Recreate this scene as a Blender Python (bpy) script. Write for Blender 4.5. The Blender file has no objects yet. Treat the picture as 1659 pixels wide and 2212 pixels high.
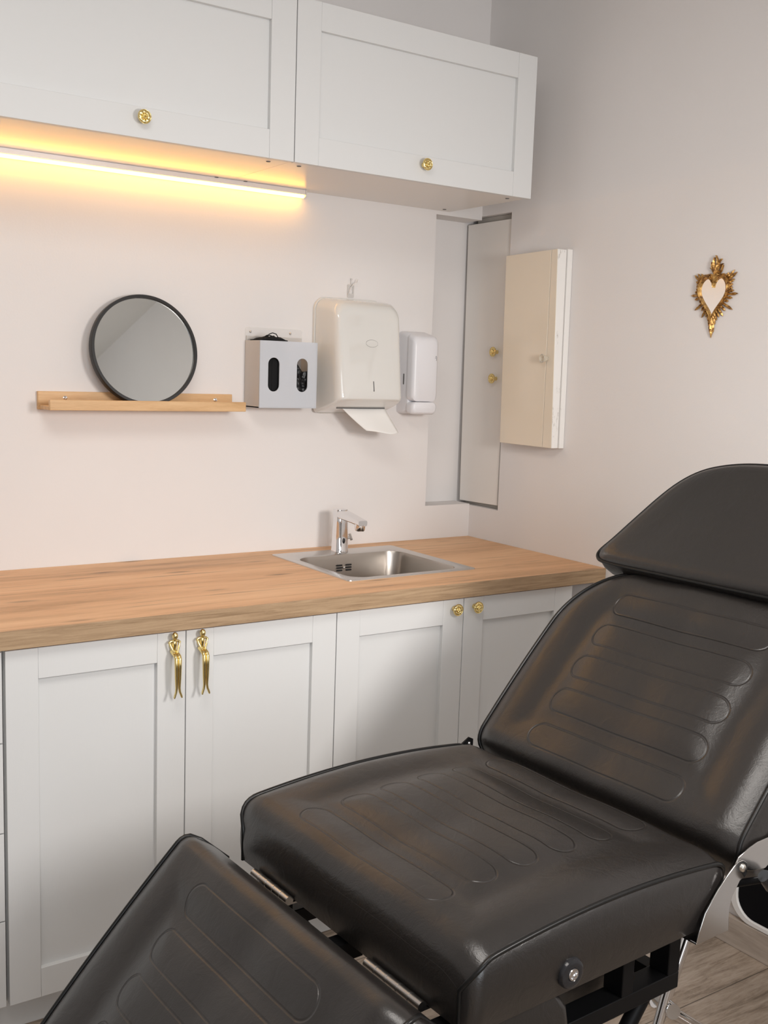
import bpy, bmesh, math, random
from mathutils import Vector, Matrix, Euler, noise
random.seed(7)
C = bpy.context.scene.collection
PI = math.pi

# ------------------------------------------------------------------ camera
CAM = Vector((-2.300, -2.861, 1.4816)); PITCH, ROLL, YAW = -0.1321, 0.0336, -0.5966
FPX = 2294.6
cd = bpy.data.cameras.new('camera'); cam = bpy.data.objects.new('camera', cd); C.objects.link(cam)
cam.matrix_world = Matrix.Translation(CAM) @ (Matrix.Rotation(YAW, 4, 'Z') @ Matrix.Rotation(PI/2+PITCH, 4, 'X') @ Matrix.Rotation(ROLL, 4, 'Z'))
cd.sensor_fit = 'VERTICAL'; cd.sensor_height = 36.0; cd.lens = 36.0*FPX/2212.0
cd.clip_start = 0.05; cd.clip_end = 50
bpy.context.scene.camera = cam

# ------------------------------------------------------------------ world, lights, exposure
sc = bpy.context.scene
sc.view_settings.view_transform = 'Standard'; sc.view_settings.look = 'None'
sc.view_settings.gamma = 1.0; sc.view_settings.use_curve_mapping = False
sc.view_settings.exposure = 0.0
w = bpy.data.worlds.new('world'); sc.world = w; w.use_nodes = True
w.node_tree.nodes['Background'].inputs[0].default_value = (0.75, 0.85, 1.0, 1)
w.node_tree.nodes['Background'].inputs[1].default_value = 0.6

def area(name, loc, target, sx, sy, power, col, shape='RECTANGLE'):
    l = bpy.data.lights.new(name, 'AREA'); l.shape = shape; l.size = sx
    if shape == 'RECTANGLE': l.size_y = sy
    l.energy = power; l.color = col
    o = bpy.data.objects.new(name, l); C.objects.link(o); o.location = loc
    o.rotation_euler = (Vector(target)-Vector(loc)).to_track_quat('-Z', 'Y').to_euler()
    return o
area('window_side_fill', (-2.5, -4.50, 1.55), (-2.3, 0, 1.2), 1.9, 1.5, 31, (0.92, 0.96, 1.0))  # added fill light from behind the camera, set before the unseen window
area('ceiling_fill', (-2.0, -2.0, 2.66), (-2.0, -2.0, 0), 0.9, 0.9, 20, (1.0, 0.95, 0.90))  # added overhead fill light, no such source in view
lamp = area('reading_lamp_light', (-0.85, -2.72, 1.63), (-0.75, 0, 0.75), 0.40, 0.40, 12.5, (1.0, 0.95, 0.91), 'DISK'); lamp.data.spread = math.radians(125)

# ------------------------------------------------------------------ materials
def mat(name, col, rough=0.5, metal=0.0, spec=0.5, coat=0.0, coat_rough=0.1, trans=0.0, ior=1.45, alpha=1.0, emit=None, estr=0.0):
    m = bpy.data.materials.new(name); m.use_nodes = True
    b = m.node_tree.nodes['Principled BSDF']
    b.inputs['Base Color'].default_value = (*col, 1); b.inputs['Roughness'].default_value = rough
    b.inputs['Metallic'].default_value = metal; b.inputs['Specular IOR Level'].default_value = spec
    b.inputs['Coat Weight'].default_value = coat; b.inputs['Coat Roughness'].default_value = coat_rough
    b.inputs['Transmission Weight'].default_value = trans; b.inputs['IOR'].default_value = ior
    b.inputs['Alpha'].default_value = alpha
    if emit: b.inputs['Emission Color'].default_value = (*emit, 1); b.inputs['Emission Strength'].default_value = estr
    return m
def N(m, t, **kw):
    n = m.node_tree.nodes.new(t)
    for k, v in kw.items(): setattr(n, k, v)
    return n
def LK(m, a, b): m.node_tree.links.new(a, b)
def BS(m): return m.node_tree.nodes['Principled BSDF']
def coords(m, scale=(1, 1, 1), kind='Object'):
    t = N(m, 'ShaderNodeTexCoord'); mp = N(m, 'ShaderNodeMapping'); mp.inputs['Scale'].default_value = scale
    LK(m, t.outputs[kind], mp.inputs['Vector']); return mp.outputs[0]
def noise_n(m, vec, scale, detail=4, rough=0.55, dist=0.0):
    n = N(m, 'ShaderNodeTexNoise'); n.inputs['Scale'].default_value = scale; n.inputs['Detail'].default_value = detail
    n.inputs['Roughness'].default_value = rough; n.inputs['Distortion'].default_value = dist
    LK(m, vec, n.inputs['Vector']); return n.outputs['Fac']
def ramp(m, fac, stops):
    r = N(m, 'ShaderNodeValToRGB'); e = r.color_ramp.elements
    while len(e) < len(stops): e.new(0.5)
    for i, (p, c) in enumerate(stops): e[i].position = p; e[i].color = (*c, 1)
    LK(m, fac, r.inputs[0]); return r.outputs[0]
def bump(m, h, strength, dist=0.001):
    b = N(m, 'ShaderNodeBump'); b.inputs['Strength'].default_value = strength; b.inputs['Distance'].default_value = dist
    LK(m, h, b.inputs['Height']); LK(m, b.outputs[0], BS(m).inputs['Normal']); return b
def mth(m, op, a, b=None, c=None):
    n = N(m, 'ShaderNodeMath', operation=op)
    for i, v in enumerate((a, b, c)):
        if v is None: continue
        if isinstance(v, (int, float)): n.inputs[i].default_value = v
        else: LK(m, v, n.inputs[i])
    return n.outputs[0]

def plaster(name, col, sc_=160, st=0.35):
    m = mat(name, col, 0.75, spec=0.25)
    v = coords(m); n = noise_n(m, v, sc_, 3, 0.6); bump(m, n, st, 0.0006)
    n2 = noise_n(m, v, 1.3, 3)
    LK(m, ramp(m, n2, [(0.3, tuple(c*0.97 for c in col)), (0.7, tuple(min(1, c*1.02) for c in col))]), BS(m).inputs['Base Color'])
    return m
M_wall = plaster('painted_wall', (0.80, 0.775, 0.762))
M_ceil = plaster('ceiling_paint', (0.85, 0.84, 0.82))
def cab_mat(name, col, sx):
    m = mat(name, col, 0.42, spec=0.4)
    v = coords(m, sx); n = noise_n(m, v, 90, 3, 0.6); bump(m, n, 0.22, 0.0004); return m
M_cab = cab_mat('white_foil_vertical', (0.725, 0.73, 0.725), (6, 6, 0.5))
M_cabh = cab_mat('white_foil_horizontal', (0.725, 0.73, 0.725), (0.5, 6, 6))
M_under = mat('white_melamine', (0.78, 0.74, 0.70), 0.28, spec=0.5)
M_grey = mat('gap_shade_grey', (0.42, 0.41, 0.41), 0.5)  # grey stands for shade in the gap at the right wall
def wood(name, stops, sc_=(1.2, 14, 14), knots=True, rough=0.5, bs=0.25):
    m = mat(name, (0.5, 0.3, 0.2), rough, spec=0.35)
    v = coords(m, sc_)
    big = noise_n(m, v, 1.1, 4, 0.5, 0.6); fine = noise_n(m, v, 14, 5, 0.7, 0.3)
    h = mth(m, 'ADD', mth(m, 'MULTIPLY', big, 0.7), mth(m, 'MULTIPLY', fine, 0.3))
    col = ramp(m, h, stops)
    if knots:
        v2 = coords(m, (2.2, 9, 9)); vo = N(m, 'ShaderNodeTexVoronoi'); vo.inputs['Scale'].default_value = 1.3; LK(m, v2, vo.inputs['Vector'])
        k = N(m, 'ShaderNodeMapRange'); LK(m, vo.outputs['Distance'], k.inputs[0]); k.inputs[1].default_value = 0.03; k.inputs[2].default_value = 0.15; k.inputs[3].default_value = 0.7; k.inputs[4].default_value = 0
        mx = N(m, 'ShaderNodeMix', data_type='RGBA'); LK(m, k.outputs[0], mx.inputs[0]); LK(m, col, mx.inputs[6]); mx.inputs[7].default_value = (0.20, 0.125, 0.075, 1)
        cr = noise_n(m, coords(m, (1.6, 30, 30)), 1.7, 3, 0.5, 0.2)
        k2 = N(m, 'ShaderNodeMapRange'); LK(m, cr, k2.inputs[0]); k2.inputs[1].default_value = 0.60; k2.inputs[2].default_value = 0.72; k2.inputs[3].default_value = 0; k2.inputs[4].default_value = 0.6
        mx2 = N(m, 'ShaderNodeMix', data_type='RGBA'); LK(m, k2.outputs[0], mx2.inputs[0]); LK(m, mx.outputs[2], mx2.inputs[6]); mx2.inputs[7].default_value = (0.30, 0.19, 0.12, 1)
        col = mx2.outputs[2]
    LK(m, col, BS(m).inputs['Base Color']); bump(m, fine, bs, 0.0006); return m
M_oak = wood('oak_laminate', [(0.32, (0.50, 0.285, 0.145)), (0.5, (0.74, 0.445, 0.245)), (0.68, (0.84, 0.54, 0.315))])
M_oakedge = wood('oak_laminate_edge_shaded', [(0.35, (0.30, 0.195, 0.11)), (0.5, (0.42, 0.285, 0.17)), (0.65, (0.50, 0.35, 0.215))], (7, 150, 150), False, 0.55, 0.6)  # same oak as the top, with the front edge's shade in the colour
M_bamboo = wood('bamboo', [(0.3, (0.52, 0.31, 0.145)), (0.5, (0.68, 0.44, 0.23)), (0.7, (0.76, 0.53, 0.30))], (3, 40, 40), False, 0.4)
def floor_mat(name, tint=1.0):
    m = mat(name, (0.4, 0.33, 0.26), 0.42, spec=0.45)
    v = coords(m, (1.6, 14, 14))
    big = noise_n(m, v, 1.8, 6, 0.65, 0.9); fine = noise_n(m, v, 11, 6, 0.8, 0.6)
    h = mth(m, 'ADD', mth(m, 'MULTIPLY', big, 0.6), mth(m, 'MULTIPLY', fine, 0.4))
    col = ramp(m, h, [(0.32, (0.10*tint, 0.07*tint, 0.048*tint)), (0.48, (0.40*tint, 0.32*tint, 0.25*tint)), (0.66, (0.60*tint, 0.51*tint, 0.43*tint))])
    br = N(m, 'ShaderNodeTexBrick'); LK(m, coords(m), br.inputs['Vector'])
    br.inputs['Scale'].default_value = 1; br.inputs['Brick Width'].default_value = 1.28; br.inputs['Row Height'].default_value = 0.19
    br.inputs['Mortar Size'].default_value = 0.0015; br.inputs['Color1'].default_value = (1, 1, 1, 1); br.inputs['Color2'].default_value = (0.84, 0.84, 0.84, 1); br.inputs['Mortar'].default_value = (0.3, 0.3, 0.3, 1)
    mx = N(m, 'ShaderNodeMix', data_type='RGBA', blend_type='MULTIPLY'); mx.inputs[0].default_value = 1; LK(m, col, mx.inputs[6]); LK(m, br.outputs[0], mx.inputs[7])
    LK(m, mx.outputs[2], BS(m).inputs['Base Color']); bump(m, fine, 0.3, 0.0006); return m
M_floor = floor_mat('laminate_floor')
M_base = wood('laminate_baseboard', [(0.3, (0.33, 0.27, 0.22)), (0.5, (0.46, 0.39, 0.33)), (0.7, (0.56, 0.49, 0.42))], (30, 2.5, 30), False)
M_gold = mat('polished_brass', (0.86, 0.69, 0.31), 0.17, 1.0)
M_antique = mat('antique_gold', (0.50, 0.29, 0.09), 0.42, 0.75)
def _ag():
    m = M_antique; n = noise_n(m, coords(m), 120, 3); LK(m, ramp(m, n, [(0.35, (0.20, 0.09, 0.03)), (0.55, (0.58, 0.34, 0.11)), (0.75, (0.75, 0.49, 0.18))]), BS(m).inputs['Base Color'])
_ag()
M_chrome = mat('chrome', (0.82, 0.82, 0.83), 0.06, 1.0)
def _st(name, sc_, r=0.27):
    m = mat(name, (0.60, 0.585, 0.565), r, 1.0); n = noise_n(m, coords(m, sc_), 60, 4, 0.7); bump(m, n, 0.12, 0.0003); return m
M_steel = _st('brushed_steel', (1, 30, 30)); M_steelbowl = _st('satin_steel_shaded', (20, 20, 1), 0.30); BS(M_steelbowl).inputs['Base Color'].default_value = (0.46, 0.42, 0.38, 1)  # bowl steel darkened brown in place of its dim reflections
M_plate = mat('polished_plate', (0.72, 0.71, 0.70), 0.16, 1.0)
M_mirror = mat('mirror_glass', (0.93, 0.94, 0.91), 0.02, 1.0)
M_mirror2 = mat('heart_mirror_glass', (0.95, 0.95, 0.93), 0.02, 1.0)
M_black = mat('black_rubber', (0.018, 0.018, 0.019), 0.45)
M_blackmetal = mat('black_powder_coat', (0.004, 0.004, 0.0045), 0.45, spec=0.18)
M_felt = mat('black_felt', (0.006, 0.006, 0.007), 0.9, spec=0.1)
M_cloth = mat('black_mask_fabric', (0.012, 0.012, 0.013), 0.8, spec=0.2)
M_gap = mat('gap_shade_backing', (0.45, 0.42, 0.38), 0.9)  # darker tone stands in for shade in the gaps round the board
M_gloss = mat('glossy_white_plastic', (0.74, 0.735, 0.705), 0.07, spec=0.6, coat=0.8, coat_rough=0.03)
M_satin = mat('satin_white_plastic', (0.80, 0.80, 0.83), 0.33)
M_frost = mat('frosted_acrylic', (0.80, 0.83, 0.88), 0.55, trans=0.36, ior=1.3)
M_frostside = mat('frosted_acrylic_side', (0.76, 0.72, 0.68), 0.38, trans=0.25)
M_clear = mat('clear_acrylic', (0.95, 0.94, 0.92), 0.06, alpha=0.18)
M_board = mat('painted_board', (0.82, 0.79, 0.75), 0.38)
M_cream = mat('cream_gloss_paint', (0.80, 0.71, 0.58), 0.2, coat=0.3)
def _dw():
    m = mat('worn_white_paint', (0.83, 0.81, 0.78), 0.4); n = noise_n(m, coords(m, (1, 1, 0.4)), 30, 5, 0.7)
    LK(m, ramp(m, n, [(0.32, (0.45, 0.42, 0.38)), (0.40, (0.84, 0.82, 0.79)), (1, (0.86, 0.84, 0.82))]), BS(m).inputs['Base Color']); return m
M_worn = _dw()
M_paper = mat('white_paper', (0.86, 0.84, 0.81), 0.8, spec=0.15)
M_whitep = mat('white_paint', (0.82, 0.81, 0.79), 0.5)
M_line = mat('grey_line', (0.12, 0.12, 0.12), 0.6)
M_led = mat('led_diffuser', (1, 0.8, 0.5), 0.5, emit=(1.0, 0.47, 0.05), estr=16)
M_alu = mat('aluminium_profile', (0.82, 0.78, 0.76), 0.35, 0.3)

def leather(name, u0=None, sp=0.083, n=6, fu=1.0):
    m = mat(name, (0.013, 0.011, 0.010), 0.36, spec=0.5, ior=1.70)
    ob = coords(m)
    g1 = noise_n(m, ob, 420, 3, 0.6); g2 = noise_n(m, ob, 26, 4, 0.6, 1.2)
    h = mth(m, 'ADD', mth(m, 'MULTIPLY', g1, 0.00018), mth(m, 'MULTIPLY', g2, 0.0009))
    sr = noise_n(m, ob, 70, 5, 0.75, 2.5); rr = N(m, 'ShaderNodeMapRange'); LK(m, sr, rr.inputs[0]); rr.inputs[3].default_value = 0.27; rr.inputs[4].default_value = 0.40
    LK(m, rr.outputs[0], BS(m).inputs['Roughness'])
    if u0 is not None:
        t = N(m, 'ShaderNodeTexCoord'); s = N(m, 'ShaderNodeSeparateXYZ'); LK(m, t.outputs['UV'], s.inputs[0])
        q = mth(m, 'DIVIDE', mth(m, 'SUBTRACT', s.outputs[0], u0), sp)
        k = mth(m, 'MINIMUM', mth(m, 'MAXIMUM', mth(m, 'ROUND', q), 0.0), float(n-1))
        du = mth(m, 'MULTIPLY', mth(m, 'SUBTRACT', q, k), sp)
        dv = mth(m, 'MAXIMUM', mth(m, 'SUBTRACT', mth(m, 'ABSOLUTE', mth(m, 'ADD', s.outputs[1], 0.31)), 0.156), 0.0)
        d = mth(m, 'SUBTRACT', mth(m, 'SQRT', mth(m, 'ADD', mth(m, 'MULTIPLY', du, du), mth(m, 'MULTIPLY', dv, dv))), 0.0265)
        ad = mth(m, 'ABSOLUTE', d)
        gr = N(m, 'ShaderNodeMapRange'); gr.interpolation_type = 'SMOOTHSTEP'; LK(m, ad, gr.inputs[0]); gr.inputs[1].default_value = 0.0; gr.inputs[2].default_value = 0.0032; gr.inputs[3].default_value = -0.0011; gr.inputs[4].default_value = 0.0
        h = mth(m, 'ADD', h, gr.outputs[0])
    b = bump(m, h, 1.0, 1.0)
    return m
M_leather = leather('black_leatherette')
M_lseat = leather('black_leatherette_seat', 0.065, 0.083, 6)
M_lback = leather('black_leatherette_back', 0.068, 0.0815, 5)
M_lleg = leather('black_leatherette_leg', 0.072, 0.0795, 6)
M_pipe = mat('black_piping', (0.006, 0.006, 0.006), 0.35, spec=0.45)

# ------------------------------------------------------------------ mesh helpers
class MB:
    def __init__(s, org=(0, 0, 0), M=None):
        s.bm = bmesh.new(); s.o = Vector(org); s.M = M; s.uv = None
    def P(s, p):
        p = Vector(p)
        if s.M is not None: p = s.M @ p
        return p - s.o
    def v(s, p): return s.bm.verts.new(s.P(p))
    def f(s, vs):
        try: return s.bm.faces.new(vs)
        except ValueError: return None
    def box(s, a, b):
        x0, x1 = sorted((a[0], b[0])); y0, y1 = sorted((a[1], b[1])); z0, z1 = sorted((a[2], b[2]))
        v = [s.v(p) for p in ((x0, y0, z0), (x1, y0, z0), (x1, y1, z0), (x0, y1, z0), (x0, y0, z1), (x1, y0, z1), (x1, y1, z1), (x0, y1, z1))]
        for q in ((0, 3, 2, 1), (4, 5, 6, 7), (0, 1, 5, 4), (1, 2, 6, 5), (2, 3, 7, 6), (3, 0, 4, 7)): s.f([v[i] for i in q])
        return s
    def rings(s, rs, cap0=True, cap1=True, closed=True):
        R = [[s.v(p) for p in r] for r in rs]; n = len(R[0])
        for a, b in zip(R, R[1:]):
            for i in range(n if closed else n-1):
                j = (i+1) % n; s.f((a[i], a[j], b[j], b[i]))
        if cap0: s.f(R[0][::-1])
        if cap1: s.f(R[-1])
        return R
    def tube(s, pts, r, seg=12, cap=True):
        pts = [Vector(p) for p in pts]; n = len(pts)
        rr = r if isinstance(r, (list, tuple)) else [r]*n
        rs = []; up = None
        for i, p in enumerate(pts):
            t = (pts[min(i+1, n-1)]-pts[max(i-1, 0)]).normalized()
            if up is None: up = Vector((0, 0, 1)) if abs(t.z) < 0.9 else Vector((1, 0, 0))
            a = t.cross(up)
            if a.length < 1e-6: a = t.orthogonal()
            a.normalize(); up = a.cross(t).normalized(); b = up
            rs.append([p + (a*math.cos(2*PI*k/seg) + b*math.sin(2*PI*k/seg))*rr[i] for k in range(seg)])
        s.rings(rs, cap, cap); return s
    def loop_tube(s, pts, r, seg=8):
        pts = [Vector(p) for p in pts]; n = len(pts); R = []; up = Vector((0.13, 0.21, 0.97)).normalized()
        for i, p in enumerate(pts):
            t = (pts[(i+1) % n]-pts[i-1]).normalized(); a = t.cross(up)
            if a.length < 1e-4: a = t.orthogonal()
            a.normalize(); b = a.cross(t)
            R.append([s.v(p+(a*math.cos(2*PI*k/seg)+b*math.sin(2*PI*k/seg))*r) for k in range(seg)])
        for i in range(n):
            A, B = R[i], R[(i+1) % n]
            for k in range(seg): s.f((A[k], A[(k+1) % seg], B[(k+1) % seg], B[k]))
        return s
    def lathe(s, prof, c=(0, 0, 0), axis='Z', seg=32, mod=None, cap0=True):
        # prof: (r, h) pairs
        rs = []
        for (r, h) in prof:
            ring = []
            for k in range(seg):
                th = 2*PI*k/seg; hh = h + (mod(r, th) if mod else 0)
                x, y = r*math.cos(th), r*math.sin(th)
                p = {'Z': (x, y, hh), 'Y': (x, hh, y), 'X': (hh, x, y)}[axis]
                ring.append(Vector(p)+Vector(c))
            rs.append(ring)
        s.rings(rs, cap0); return s
    def ball(s, c, r, seg=16):
        r = Vector(r) if not isinstance(r, (int, float)) else Vector((r, r, r)); rs = []
        for i in range(1, seg//2):
            a = PI*i/(seg//2); rs.append([Vector(c)+Vector((r.x*math.sin(a)*math.cos(2*PI*k/seg), r.y*math.sin(a)*math.sin(2*PI*k/seg), r.z*math.cos(a))) for k in range(seg)])
        R = s.rings(rs, False, False)
        t = s.v(Vector(c)+Vector((0, 0, r.z))); b = s.v(Vector(c)-Vector((0, 0, r.z)))
        for k in range(seg): s.f((t, R[0][k], R[0][(k+1) % seg])); s.f((b, R[-1][(k+1) % seg], R[-1][k]))
        return s
    def plate(s, outer, holes, d):
        # outlines as lists of 3D points (same plane); d = thickness vector
        es = []
        for lp in [outer]+list(holes):
            vs = [s.v(p) for p in lp]
            for i in range(len(vs)): es.append(s.bm.edges.new((vs[i-1], vs[i])))
        g = bmesh.ops.triangle_fill(s.bm, edges=es, use_beauty=True)
        fs = [e for e in g['geom'] if isinstance(e, bmesh.types.BMFace)]
        ex = bmesh.ops.extrude_face_region(s.bm, geom=fs)
        vv = [e for e in ex['geom'] if isinstance(e, bmesh.types.BMVert)]
        dd = Vector(d)
        if s.M is not None: dd = s.M.to_3x3() @ dd
        bmesh.ops.translate(s.bm, verts=vv, vec=dd)
        return s
    def build(s, name, material, parent=None, smooth=False, bevel=0, seg=2, loc=None, sub=0, angle=35):
        bmesh.ops.recalc_face_normals(s.bm, faces=s.bm.faces)
        me = bpy.data.meshes.new(name); s.bm.to_mesh(me); s.bm.free()
        me.materials.append(material)
        o = bpy.data.objects.new(name, me); C.objects.link(o)
        if loc is not None: o.location = loc
        if parent is not None: o.parent = parent
        if bevel:
            b = o.modifiers.new('bevel', 'BEVEL'); b.width = bevel; b.segments = seg; b.limit_method = 'ANGLE'; b.angle_limit = math.radians(40)
        if sub:
            b = o.modifiers.new('sub', 'SUBSURF'); b.levels = sub; b.render_levels = sub
        if smooth or bevel or sub:
            for p in me.polygons: p.use_smooth = True
            if not sub:
                try: me.set_sharp_from_angle(angle=math.radians(angle))
                except Exception: pass
        return o
def thing(name, label, cat, loc=(0, 0, 0), rz=0, group=None):
    o = bpy.data.objects.new(name, None); C.objects.link(o); o.location = loc; o.rotation_euler = (0, 0, rz); o.empty_display_size = 0.05
    return tag(o, label, cat, group)
def tag(o, label, cat, group=None, kind=None):
    o['label'] = label; o['category'] = cat
    if group: o['group'] = group
    if kind: o['kind'] = kind
    return o
def struct(o, label=None):
    o['kind'] = 'structure'
    if label: o['label'] = label
    return o
def rrect(x0, x1, z0, z1, r, n=6):
    out = []
    for cx, cz, a0 in ((x1-r, z1-r, 0), (x0+r, z1-r, 90), (x0+r, z0+r, 180), (x1-r, z0+r, 270)):
        for k in range(n+1):
            a = math.radians(a0+90*k/n); out.append((cx+r*math.cos(a), cz+r*math.sin(a)))
    return out
def dup(o, parent=None, loc=None):
    c = o.copy(); C.objects.link(c)
    if parent is not None: c.parent = parent
    if loc is not None: c.location = loc
    return c

# ------------------------------------------------------------------ room shell
XL, YF, ZC = -4.4, -4.6, 2.70
NZ0, NZ1, NX, ND = 1.035, 1.992, -0.190, 0.092      # niche in the back wall
T = 0.922; D = 0.66; YD = -0.642                    # worktop top, front edge, door plane
struct(MB().box((XL-0.15, YF-0.15, -0.1), (0.25, 0.25, 0)).build('floor', M_floor))
struct(MB().box((XL-0.15, YF-0.15, ZC), (0.25, 0.25, ZC+0.1)).build('ceiling', M_ceil))
b = MB()
b.box((XL, 0, 0), (NX, 0.25, ZC)); b.box((NX, 0, 0), (0, 0.25, NZ0)); b.box((NX, 0, NZ1), (0, 0.25, ZC)); b.box((NX, ND, NZ0), (0, 0.25, NZ1))
struct(b.build('wall_back', M_wall))
HY0, HY1, HZ0, HZ1 = -0.152, 0.092, 1.030, 2.004    # recess in the right wall that holds the tall panel
b = MB()
b.box((0, YF, 0), (0.25, HY0, ZC)); b.box((0, HY0, 0), (0.25, 0.25, HZ0)); b.box((0, HY0, HZ1), (0.25, 0.25, ZC)); b.box((0, HY1, HZ0), (0.25, 0.25, HZ1)); b.box((0.12, HY0, HZ0), (0.25, HY1, HZ1))
struct(b.build('wall_right', M_wall))
struct(MB().box((XL-0.15, YF, 0), (XL, 0.25, ZC)).build('wall_left', M_wall))
b = MB()
b.box((XL, YF-0.15, 0), (-3.5, YF, ZC)); b.box((-1.5, YF-0.15, 0), (0, YF, ZC)); b.box((-3.5, YF-0.15, 0), (-1.5, YF, 0.75)); b.box((-3.5, YF-0.15, 2.35), (-1.5, YF, ZC))
struct(b.build('wall_front', M_wall))
b = MB()
for x in (-3.5, -2.53, -1.56): b.box((x, YF-0.10, 0.75), (x+0.06, YF-0.04, 2.35))
for z in (0.75, 2.29): b.box((-3.44, YF-0.10, z), (-1.56, YF-0.04, z+0.06))
struct(b.build('window_1', M_whitep))
struct(MB().box((-0.020, YF, 0), (0, -0.60, 0.078)).build('baseboard_right', M_base, bevel=0.002))

# ------------------------------------------------------------------ rosette knob (shared mesh)
def knob_obj(R=0.0165, h=0.024):
    b = MB()
    b.lathe([(0.0001, 0), (0.007, 0), (0.0065, -0.002), (0.0045, -0.006), (0.0045, -0.013), (0.008, -0.016), (R*0.95, -0.0175), (R, -0.0195)], axis='Y', seg=40)
    def md(r, th):
        q = r/R
        if q > 0.88: return 0
        if q > 0.42: return -0.0013*abs(math.cos(4*th))*math.sin((q-0.42)/0.46*PI)
        return -0.0011*math.cos(6*th)*math.sin(q/0.42*PI)
    prof = [(R, -0.0195), (R*0.97, -0.0212), (R*0.90, -0.0214), (R*0.85, -0.0204)]
    prof += [(R*q, -0.0205-0.0018*(1-q)) for q in (0.78, 0.70, 0.62, 0.54, 0.48)] + [(R*0.44, -0.0205), (R*0.40, -0.0225), (R*0.34, -0.024), (R*0.26, -0.0242), (R*0.18, -0.0235), (R*0.12, -0.0245), (0.0001, -0.0255)]
    b.lathe(prof, axis='Y', seg=48, mod=md)
    me_o = b.build('knob', M_gold, smooth=True, angle=60)
    return me_o
KNOB = knob_obj()
def knob(parent, loc, rot=None, first=[True]):
    o = KNOB if first[0] else dup(KNOB)
    first[0] = False; o.parent = parent; o.location = loc
    if rot: o.rotation_euler = rot
    o['label'] = 'round brass knob with embossed rosette'
    return o

# ------------------------------------------------------------------ shaker doors
def door(parent, org, x0, x1, z0, z1, y, st=0.068, th=0.018, rec=0.0125, horizontal=False):
    b = MB(org); yb = y+th
    b.box((x0, y, z0), (x0+st, yb, z1)); b.box((x1-st, y, z0), (x1, yb, z1))
    b.box((x0+st+0.0002, y+0.0004, z1-st), (x1-st-0.0002, yb, z1)); b.box((x0+st+0.0002, y+0.0004, z0), (x1-st-0.0002, yb, z0+st))
    b.box((x0+st-0.001, y+rec, z0+st-0.001), (x1-st+0.001, yb-0.001, z1-st+0.001))
    return b.build('door', M_cabh if horizontal else M_cab, parent, bevel=0.0009, seg=2)

# base cabinets
G0 = -0.1146; ZT = 0.8755; ZB = 0.08
def figure_handle(parent, loc):
    b = MB(loc)
    L_ = Vector(loc)
    def T_(pts, r, seg=12): b.tube([L_+Vector(p) for p in pts], r, seg)
    def B_(c, r): b.ball(L_+Vector(c), r, 16)
    B_((0, -0.016, -0.009), (0.0068, 0.0072, 0.009)); T_([(0, -0.015, -0.014), (0, -0.014, -0.022)], [0.0036, 0.0032])
    T_([(0, -0.013, -0.018), (0, -0.0125, -0.023), (0, -0.0125, -0.031), (0, -0.012, -0.040), (0, -0.012, -0.047)], [0.0032, 0.0055, 0.0060, 0.0044, 0.0062])
    for s in (-1, 1):
        T_([(s*0.003, -0.013, -0.021), (s*0.009, -0.013, -0.0215), (s*0.0125, -0.0135, -0.025)], [0.003, 0.0032, 0.0026])
        B_((s*0.0122, -0.0135, -0.0245), 0.0031)
        T_([(s*0.0122, -0.0135, -0.025), (s*0.0095, -0.016, -0.034), (s*0.005, -0.021, -0.044), (s*0.003, -0.024, -0.048)], [0.0029, 0.0026, 0.0022, 0.0019])
        T_([(s*0.0038, -0.009, -0.046), (s*0.0042, -0.022, -0.050), (s*0.0042, -0.031, -0.0535), (s*0.0042, -0.0345, -0.060), (s*0.0041, -0.035, -0.080), (s*0.0037, -0.035, -0.105), (s*0.0033, -0.035, -0.126), (s*0.0046, -0.035, -0.135), (s*0.0082, -0.036, -0.145), (s*0.0092, -0.037, -0.149)],
           [0.0052, 0.0048, 0.0046, 0.0046, 0.0042, 0.0038, 0.0029, 0.0027, 0.0026, 0.0016])
    T_([(0, 0, -0.030), (0, -0.012, -0.030)], 0.004)
    o = b.build('handle', M_gold, parent, smooth=True, angle=70); o['label'] = 'polished brass handle shaped as a seated figure with long legs'
    return o
def base_cab(x1, w, label, knobs):
    x0 = x1-w; org = (x0+w/2, -0.30, 0.0)
    t = thing('base_cabinet', label, 'cabinet', org, group='base cabinets under the worktop')
    b = MB(org)
    b.box((x0+0.001, -0.622, ZB), (x0+0.018, -0.001, 0.881)); b.box((x1-0.018, -0.622, ZB), (x1-0.001, -0.001, 0.881))
    b.box((x0+0.018, -0.622, ZB), (x1-0.018, -0.001, ZB+0.018)); b.box((x0+0.018, -0.012, ZB+0.018), (x1-0.018, -0.001, 0.881)); 
    b.box((x0+0.018, -0.622, 0.863), (x1-0.018, -0.56, 0.881))
    b.build('body', M_whitep, t)
    xm = x0+w/2
    d1 = door(t, org, x0+0.0012, xm-0.0012, ZB, ZT, YD); d2 = door(t, org, xm+0.0012, x1-0.0012, ZB, ZT, YD)
    if knobs:
        knob(d1, Vector((xm-0.034, YD, 0.850))-Vector(org)); knob(d2, Vector((xm+0.036, YD, 0.850))-Vector(org))
    else:
        o = Vector(org)
        for d, xx in ((d1, xm-0.034), (d2, xm+0.034)):
            h = figure_handle(d, Vector((xx, YD, 0.879))); h.data.transform(Matrix.Identity(4)); h.location = Vector((xx, YD, 0.879))-o
    for sx in (x0+0.06, x1-0.06):
        for sy in (-0.53, -0.08): MB(org).lathe([(0.0001, 0), (0.025, 0), (0.025, 0.008), (0.015, 0.012), (0.015, ZB)], c=(sx, sy, 0), seg=16).build('foot', M_black, t)
    return t
base_cab(G0, 0.81, 'white two-door base cabinet under the sink with round brass knobs', True)
base_cab(G0-0.81, 0.812, 'white two-door base cabinet with brass figure handles, left of the sink cabinet', False)
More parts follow.
